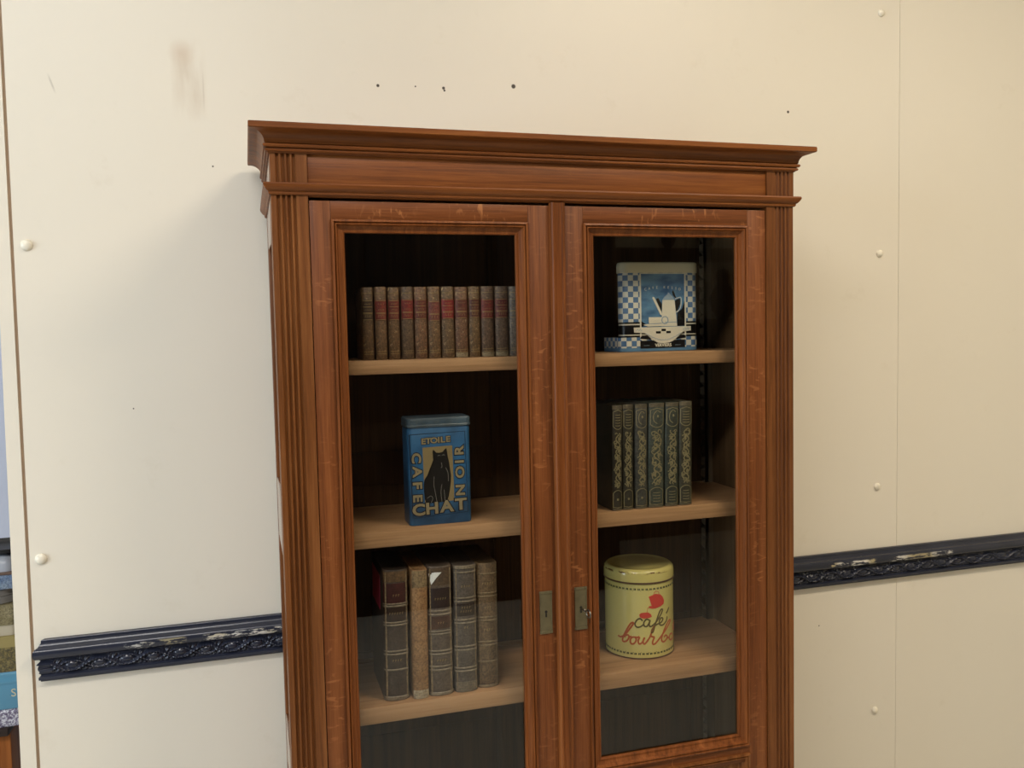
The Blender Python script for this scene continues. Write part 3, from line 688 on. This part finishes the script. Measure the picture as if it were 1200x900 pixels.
def yz(zx, zy):
    px = 700+zx/6.43; py = 640+zy/6.43; q = max(-.97, min(.97, (px-749.0)/40.6)); th_ = math.asin(q)
    drop = (16-9*max(0, min(1, (770-py)/90)))*(1-math.cos(th_))
    return (th_, (773-(py+drop))*.00196)
def script(lines, wd, mat, name):
    bm = bmesh.new()
    for l in lines: ribbon(bm, [yz2 for yz2 in smoothline([yz(*p) if len(p) == 2 else p[:2] for p in l], 5)], wd, cyl2, .0005, -.0006)
    obj(name, bm, mat, yt)
def cyl2(u, v, o): return cyl(u, v, o)
def rib_cyl(bm, pts, wd):   # same line width along and round the tin
    q = [(a*RY, z) for a, z in pts]; ribbon(bm, q, wd, lambda u, v, o: cyl(u/RY, v, o), .0005, -.0006)
def script(lines, wd, mat, name):
    bm = bmesh.new()
    for l in lines: rib_cyl(bm, smoothline([yz(*p) for p in l], 5), wd)
    return bm, mat, name
m_olv = plain('olive_brown_ink', (96, 80, 36), .35); m_org = plain('orange_ink', (180, 86, 40), .35); m_red = plain('red_ink', (200, 58, 44), .35)
bm, a_, b_ = script([[(340, 565), (322, 548), (298, 560), (284, 590), (298, 612), (325, 608), (350, 588)], [(392, 560), (370, 552), (350, 575), (352, 602), (372, 604), (390, 575), (396, 556)], [(394, 562), (388, 590), (396, 606), (416, 596)],
    [(416, 596), (445, 565), (475, 515), (488, 482), (478, 478), (462, 505), (436, 580), (418, 640), (406, 652), (408, 630), (430, 600), (452, 586)], [(452, 586), (478, 572), (490, 548), (478, 540), (464, 562), (466, 590), (490, 592), (516, 562), (522, 530)], [(516, 508), (526, 490), (536, 466)]], .0036, m_olv, 'cafe_lettering')
obj('cafe_lettering', bm, a_, yt)
bl = [[(158, 678), (178, 688), (210, 670), (246, 625), (272, 588), (268, 578), (248, 592), (214, 650), (192, 700), (196, 722), (220, 718), (238, 694), (234, 674), (214, 676), (206, 692)], [(238, 690), (258, 682)], [(284, 688), (262, 690), (248, 712), (256, 738), (278, 734), (292, 708), (286, 688), (300, 690), (316, 682)],
    [(318, 686), (306, 716), (314, 738), (334, 728), (350, 698), (352, 688)], [(350, 692), (342, 722), (350, 738), (368, 722), (392, 686)], [(392, 686), (412, 630), (424, 600)], [(398, 670), (408, 682), (424, 686), (412, 720), (416, 738), (436, 728), (458, 700)],
    [(458, 700), (486, 662), (528, 600), (546, 562), (536, 560), (512, 600), (488, 660), (478, 700), (490, 718), (510, 704), (522, 680), (510, 668), (496, 684)], [(520, 686), (536, 684)], [(560, 656), (546, 660), (536, 686), (546, 702), (560, 690), (566, 664)]]
bm, a_, b_ = script(bl, .0040, m_org, 'bourbon_lettering')
rib_cyl(bm, smoothline([(1.30, .050), (1.36, .062), (1.42, .050), (1.46, .047), (1.50, .061), (1.55, .062), (1.58, .048), (1.64, .056)], 5), .0040)
obj('bourbon_lettering', bm, a_, yt)
bm = bmesh.new()
def cpoly(pts): 
    q = [yz(*p) for p in pts]; patch(bm, [(a*RY, z) for a, z in q], lambda u, v, o: cyl(u/RY, v, o), .0011, -.001)
cpoly([(392, 398), (386, 384), (400, 378), (416, 372), (438, 362), (470, 366), (488, 384), (498, 410), (494, 438), (470, 456), (436, 470), (412, 472), (388, 466), (386, 456), (408, 452), (400, 425)])
cpoly([(316, 518), (330, 506), (360, 502), (385, 502), (402, 514), (408, 532), (385, 542), (350, 546), (320, 538)])
rib_cyl(bm, smoothline([yz(*p) for p in ((424, 368), (430, 350), (448, 344), (460, 352), (462, 368))], 4), .0011)
rib_cyl(bm, [yz(*p) for p in ((382, 462), (376, 482), (374, 502))], .0007)
obj('teapot_and_cup_picture', bm, m_red, yt)
bm = bmesh.new()
for zt in (.0125, .1600):
    n_ = 56
    for j in range(n_):
        a = 2*PI*j/n_-PI
        for dx in (-.0015, .0015): patch(bm, [(a*RY+dx-.0011, zt-.0021), (a*RY+dx+.0011, zt-.0021), (a*RY+dx+.0011, zt+.0021), (a*RY+dx-.0011, zt+.0021)], lambda u, v, o: cyl(u/RY, v, o), .0004, -.0005)
        if j % 2 == 0: patch(bm, [(a*RY+.0032, zt+(.003 if zt < .05 else -.003)-.0006), (a*RY+.0045, zt+(.003 if zt < .05 else -.003)-.0006), (a*RY+.0045, zt+(.003 if zt < .05 else -.003)+.0006), (a*RY+.0032, zt+(.003 if zt < .05 else -.003)+.0006)], lambda u, v, o: cyl(u/RY, v, o), .0004, -.0005)
obj('dotted_border', bm, plain('dark_green_ink', (52, 60, 28), .4), yt)

# checkered tin with coffee pot picture
kt2 = thing('checkered_tin', 'blue and white checkered tin with a coffee pot picture on the top right shelf', 'tin', (.8350, .113, 1.5772))
X0 = .8350
k = M('checkered_tinplate')
uvn = k.n('ShaderNodeTexCoord').outputs['UV']; sx_ = k.n('ShaderNodeSeparateXYZ'); k.l(uvn, sx_.inputs[0]); u_, v_ = sx_.outputs[0], sx_.outputs[1]
fu = k.math('FLOOR', k.math('DIVIDE', k.math('ADD', u_, .0005), .0122)); fv = k.math('FLOOR', k.math('DIVIDE', v_, .0121)); par = k.math('MODULO', k.math('ABSOLUTE', k.math('ADD', fu, fv)), 2)
c = k.mix(par, lin((84, 118, 158)), lin((214, 212, 196)))
def vb(a, b): return k.math('MULTIPLY', k.math('GREATER_THAN', v_, a), k.math('LESS_THAN', v_, b))
c = k.mix(vb(0, .0085), c, lin((92, 132, 166)))
c = k.mix(vb(.0320, .0660), c, lin((16, 15, 16)))
c = k.mix(vb(.0360, .0385), c, lin((206, 200, 180))); c = k.mix(vb(.0590, .0620), c, lin((206, 200, 180)))
c = k.mix(vb(.181, .3), c, lin((206, 198, 168)))
k.col(c); k.rough(.3); m_chk = k.m
bm = bmesh.new(); rbox(bm, -.0915, .0965, 0, .040, .0185, [(.0335, .0002), (.172, 0), (.174, .0008), (.178, .001)], uv=True); obj('tin_body', bm, m_chk, kt2, .5)
bm = bmesh.new(); rbox(bm, -.0967, .0967, -.0002, .110, .018, [(0, .001), (.0015, 0), (.0325, 0), (.0333, .0006)], uv=True); obj('stepped_base', bm, m_chk, kt2, .5)
m_cream = plain('cream_tinplate', (206, 198, 168), .3, var=.04)
bm = bmesh.new(); rbox(bm, -.0940, .0985, -.002, .042, .0205, [(.1745, .0005), (.1755, 0), (.1925, 0), (.1965, .001), (.1985, .004), (.1975, .006)]); obj('lid', bm, m_cream, kt2, .5)
def kz(zx, zy): return (.7383+(720+zx/10.909-728)*.002123-X0-.0005, (412.3-(340+zy/10.909))*.00190)
k = M('blue_sky_ink'); n_ = k.noise(22, k.sc((1, 1, 2.2)), 3); k.col(k.mix(k.ramp(n_, [(.35, W1), (.65, W2)]), lin((52, 96, 140)), lin((104, 148, 180)))); k.rough(.3); m_sky = k.m
bm = bmesh.new(); patch(bm, [kz(*p) for p in ((345, -200), (893, -200), (893, 480), (345, 480))], mpf, .0003); obj('picture_ground', bm, m_sky, kt2)
m_ink = plain('black_ink', (14, 14, 18), .35); m_white = plain('cream_ink', (222, 216, 196), .35, var=.05); m_pale = plain('pale_blue_ink', (150, 170, 186), .35)
bm = bmesh.new()
for x_ in (337, 902): patch(bm, [kz(*p) for p in ((x_-9, -205), (x_+9, -205), (x_+9, 610), (x_-9, 610))], mpf, .0006)
ribbon(bm, [kz(337, -205), kz(902, -205)], .0014, mpf, .0005)
ribbon(bm, [kz(330, 632), kz(900, 628)], .0022, mpf, .0007)
patch(bm, [kz(*p) for p in ((612, 135), (765, 135), (797, 470), (598, 470))], mpf, .0010)
patch(bm, [kz(*p) for p in ((485, 105), (500, 92), (516, 108), (600, 290), (606, 330), (585, 322))], mpf, .0009)
ribbon(bm, smoothline([kz(*p) for p in ((772, 122), (800, 112), (840, 100), (852, 130), (848, 200), (830, 255), (788, 292))], 4), .0017, mpf, .0009)
patch(bm, [kz(*p) for p in ((437, 352), (600, 352), (600, 428), (440, 432))], mpf, .0012)
patch(bm, [kz(*p) for p in ((366, 448), (420, 438), (640, 434), (690, 440), (660, 466), (430, 470))], mpf, .0013)
bowl = [(250, 480), (970, 474), (972, 530), (905, 540), (850, 560), (800, 610), (740, 660), (690, 680), (620, 688), (550, 680), (500, 650), (430, 590), (390, 555), (330, 545), (255, 545)]
patch(bm, [kz(*p) for p in bowl], mpf, .0012)
obj('coffee_pot_picture', bm, m_white, kt2)
bm = bmesh.new()
patch(bm, [kz(*p) for p in ((612, 135), (640, 90), (665, 72), (680, 58), (682, 40), (692, 40), (698, 58), (715, 68), (742, 92), (765, 135))], mpf, .0013)
ribbon(bm, smoothline([kz(640+42*math.cos(a)*.95, 392+46*math.sin(a)) for a in [q*PI/6 for q in range(13)]], 2), .0022, mpf, .0015)
ribbon(bm, [kz(640, 420), kz(790, 418)], .0016, mpf, .0013)
ribbon(bm, [kz(440, 436), kz(600, 434)], .0012, mpf, .0015)
obj('blue_shading', bm, m_pale, kt2)
bm = bmesh.new()
for pl in (((530, 120), (560, 108), (606, 190), (600, 290)), ((770, 150), (800, 125), (838, 118), (838, 190), (800, 270), (784, 280)), ((800, 300), (860, 250), (893, 150), (893, 470), (797, 470)), ((735, 30), (750, 10), (770, 60), (790, 118), (765, 100), (745, 70)), ((345, 400), (400, 440), (365, 470), (345, 470)),
           ((330, 650), (895, 646), (895, 745), (330, 748)), ((335, 595), (440, 600), (470, 640), (335, 626)), ((905, 590), (800, 612), (770, 640), (905, 624))):
    patch(bm, [kz(*p) for p in pl], mpf, .0008)
for pl in (((525, 532), (585, 532), (585, 560), (525, 560)), ((595, 503), (650, 503), (650, 532), (595, 532)), ((655, 532), (712, 532), (712, 560), (655, 560))): patch(bm, [kz(*p) for p in pl], mpf, .0015)
obj('black_picture_ink', bm, m_ink, kt2)
bm = bmesh.new()
ribbon(bm, [kz(400+440*j/40, 560+86*math.sin(PI*j/40)+6*math.sin(j*1.9)) for j in range(41)], .0011, mpf, .0016)
ribbon(bm, [kz(270+80*j/12, 512+14*math.sin(j*1.3)) for j in range(13)], .0009, mpf, .0016); ribbon(bm, [kz(870+80*j/12, 505+14*math.sin(j*1.3)) for j in range(13)], .0009, mpf, .0016)
obj('wavy_line', bm, m_pale, kt2)
u, v = kz(617, 712); text_on('verviers_lettering', 'VERVIERS', .0098, u, v, mpf, m_white, kt2, .0011, 0, .0003, 1.0)
bm = bmesh.new()
for x_ in (375, 770):
    for j in range(8): ribbon(bm, [kz(x_+j*9, 716), kz(x_+4+j*9, 708)], .0006, mpf, .0011)
obj('small_lettering', bm, m_pale, kt2)
for j, chh in enumerate('CAFE KESSO'):
    if chh == ' ': continue
    q = (j-4.5)/4.5; u, v = kz(617+q*215, -28+26*q*q); text_on('arched_letter', chh, .0085, u, v, mpf, m_white, kt2, .0007, -.12*q, 0, .9)

# ------------------------------------------------------------------ stack seen past the left end of the wall
ys = .9; xr = -.655
def stk(name, label, cat, wd, dp, z0, z1, build):
    t = thing(name, label, cat, (xr-wd/2+random.uniform(-.004, .004), ys+dp/2, z0)); build(t, wd, dp, z1-z0); return t
m_orange = wood('orange_pine', (120, 66, 26), (168, 98, 44), (190, 120, 60), 'Z', coat=.3)
t = thing('small_cabinet', 'orange-brown wooden cabinet under the stack past the left end of the wall', 'cabinet', (-.93, 1.07, 0))
box('body', (-.235, -.16, .04), (.235, .16, .585), m_orange, t, .004); box('top_board', (-.26, -.18, .585), (.235, .18, .606), plain('dark_top', (48, 34, 28), .5), t, .004)
box('door', (-.21, -.168, .08), (.20, -.159, .56), m_orange, t, .003)
bm = bmesh.new()
for a, b in ((-.2, -.14), (.2, -.14), (-.2, .14), (.2, .14)): addbox(bm, (a-.02, b-.02, 0), (a+.02, b+.02, .041), .003)
obj('feet', bm, m_black, t)
def b_cloth(t, w_, d_, h):
    bm = bmesh.new(); rbox(bm, -w_/2, w_/2, -d_/2, d_/2, .015, [(0, .004), (h*.2, 0), (h*.5, .003), (h*.8, 0), (h, .006)]); obj('box_body', bm, leather('white_violet_print', (96, 84, 110), (130, 120, 150), .5, 16, (226, 226, 232), .9, (.48, .54)), t, .6)
stk('printed_box', 'flat white and violet printed box on the orange-brown cabinet, below the light blue tin', 'box', .34, .22, .6063, .655, b_cloth)
def b_bluetin(t, w_, d_, h):
    mb = plain('light_blue_tinplate', (92, 150, 178), .3, var=.06)
    bm = bmesh.new(); rbox(bm, -w_/2, w_/2, -d_/2, d_/2, .012, [(0, .001), (.002, 0), (h-.03, 0)]); obj('tin_body', bm, mb, t, .6)
    bm = bmesh.new(); rbox(bm, -w_/2-.002, w_/2+.002, -d_/2-.002, d_/2+.002, .013, [(h-.031, 0), (h-.025, -.0015), (h-.020, 0), (h-.005, 0), (h, .004)]); obj('lid', bm, mb, t, .6)
    text_on('lettering', 'S', .030, w_/2-.022, h*.42, lambda u, v, o: (u, -d_/2-o, v), m_cream, t)
stk('light_blue_tin', 'light blue rectangular tin with a pale letter, seen past the left end of the wall', 'tin', .26, .17, .655, .755, b_bluetin)
def b_gold(t, w_, d_, h):
    bm = bmesh.new(); rbox(bm, -w_/2, w_/2, -d_/2, d_/2, .01, [(0, .001), (.002, 0), (h*.68, 0)]); obj('tin_body', bm, leather('gold_pattern', (112, 96, 48), (150, 134, 84), .4, 60, (70, 66, 50), .8, (.46, .54)), t, .6)
    bm = bmesh.new(); rbox(bm, -w_/2-.002, w_/2+.002, -d_/2-.002, d_/2+.002, .011, [(h*.68, 0), (h*.95, 0), (h, .006)]); obj('lid', bm, plain('mustard_tinplate', (158, 142, 88), .35), t, .6)
stk('gold_tin', 'gold patterned tin with a mustard lid on top of the light blue tin', 'tin', .235, .16, .7552, .853, b_gold)
def b_cream(t, w_, d_, h):
    bm = bmesh.new(); rbox(bm, -w_/2, w_/2, -d_/2, d_/2, .02, [(0, .001), (.002, 0), (h*.35, 0)]); obj('tin_body', bm, plain('beige_tinplate', (196, 184, 158), .4), t, .6)
    bm = bmesh.new(); rbox(bm, -w_/2-.003, w_/2+.003, -d_/2-.003, d_/2+.003, .022, [(h*.35, 0), (h*.95, 0), (h, .006)]); obj('patterned_sleeve', bm, leather('olive_pattern', (120, 108, 70), (164, 152, 116), .45, 40, (84, 80, 66), .7), t, .6)
stk('beige_tin', 'beige and olive patterned tin in the stack past the left end of the wall', 'tin', .225, .15, .8532, .935, b_cream)
def b_silver(t, w_, d_, h):
    bm = bmesh.new(); lathe(bm, [(w_/2-.004, 0), (w_/2, .002), (w_/2, h*.45), (w_/2-.003, h*.5), (w_/2+.001, h*.55), (w_/2+.001, h*.92), (w_/2-.006, h), (.002, h)], 40); obj('tin_body', bm, plain('silver_tinplate', (206, 204, 198), .2, .6), t, .6)
stk('silver_round_tin', 'shallow round silvery tin in the stack past the left end of the wall', 'tin', .16, .16, .9352, .977, b_silver)
def b_bl(t, w_, d_, h):
    bm = bmesh.new(); addbox(bm, (-w_/2, -d_/2, 0), (w_/2, d_/2, h*.82), .003); obj('box_body', bm, leather('blue_print', (88, 116, 156), (150, 166, 184), .5, 35, (52, 62, 88), .7), t, .6)
    bm = bmesh.new(); addbox(bm, (-w_/2-.002, -d_/2-.002, h*.82), (w_/2+.002, d_/2+.002, h), .002); obj('lid', bm, plain('brown_card', (110, 88, 76), .5), t, .6)
stk('blue_printed_box', 'blue printed box with brown lid in the stack beyond the left end of the wall', 'box', .19, .14, .9772, 1.024, b_bl)
def b_gr(t, w_, d_, h):
    bm = bmesh.new(); rbox(bm, -w_/2, w_/2, -d_/2, d_/2, .03, [(0, 0), (h*.5, .001), (h*.85, .010), (h, .024)]); obj('dish_body', bm, plain('grey_glaze', (176, 180, 188), .3), t, .7)
stk('grey_covered_dish', 'grey covered dish under the black tray past the left end of the wall', 'dish', .20, .14, 1.0242, 1.066, b_gr)
def b_tray(t, w_, d_, h):
    bm = bmesh.new(); rbox(bm, -w_/2, w_/2, -d_/2, d_/2, .03, [(0, .02), (h*.4, .006), (h, 0), (h, .004), (h*.5, .010), (h*.3, .022)]); obj('tray_body', bm, m_black, t, .6)
stk('black_tray', 'black tray topmost of the stack past the left end of the wall', 'tray', .24, .16, 1.0662, 1.083, b_tray)

# ------------------------------------------------------------------ dark stand-in furniture across the hall, added to shape the pane reflections
m_dk = wood('dark_walnut', (16, 11, 8), (26, 18, 13), (36, 26, 18), 'Z', coat=.1)
t = thing('standin_wardrobe', 'wide dark stand-in wardrobe across the hall, added to darken the left pane reflection', 'wardrobe', (-.2, -3.6, 0))  # invented off-camera block that keeps the glass reflection dark
box('body', (-2.3, -.3, .0), (2.35, .28, 2.75), m_dk, t, .01)
bm = bmesh.new()
for i in range(6): addbox(bm, (-2.27+i*.77, .281, .12), (-2.27+i*.77+.75, .30, 2.66), .006)
obj('door', bm, m_dk, t, .5)
t = thing('standin_sideboard', 'dark stand-in sideboard across the hall, added for the right pane reflection', 'sideboard', (3.1, -4.7, 0))  # invented off-camera piece, gives the right pane its dark lower reflection
box('body', (-.7, -.25, 0), (.85, .25, 1.0), m_dk, t, .01); box('back_board', (-.7, -.25, 1.0), (.85, -.2, 1.70), m_dk, t, .01); box('top_board', (-.73, -.27, 1.0), (.88, .28, 1.03), m_dk, t, .008)
t = thing('standin_wall_shelf', 'dark stand-in shelf on the opposite wall, added for the right pane reflection', 'shelf', (3.1, -4.9, 2.18))  # invented off-camera beam for the dark bar reflected in the right pane
box('board', (-.7, -.09, 0), (.85, .12, .10), m_dk, t, .005)
def vase(x, y, z, h, lab):
    bm = bmesh.new(); lathe(bm, [(.03*h/.3, 0), (.07*h/.3, h*.2), (.085*h/.3, h*.4), (.05*h/.3, h*.62), (.03*h/.3, h*.72), (.045*h/.3, h*.84), (.035*h/.3, h*.95), (.01, h)], 24)
    o = obj('standin_vase', bm, m_dk, None, .8); o.location = (x, y, z); tag(o, lab, 'vase', 'dark stand-in vases added across the hall')  # made-up silhouettes, placed only to show in the glass
vase(3.80, -4.88, 1.7004, .42, 'dark turned stand-in vase on the sideboard, added for the right pane reflection'); vase(3.45, -4.88, 1.7004, .2, 'low dark stand-in vase added on the sideboard across the hall')
vase(3.3, -4.88, 2.2804, .22, 'dark stand-in vase added on the wall shelf, left of two'); vase(3.65, -4.88, 2.2804, .26, 'dark stand-in vase added on the wall shelf, right of two')
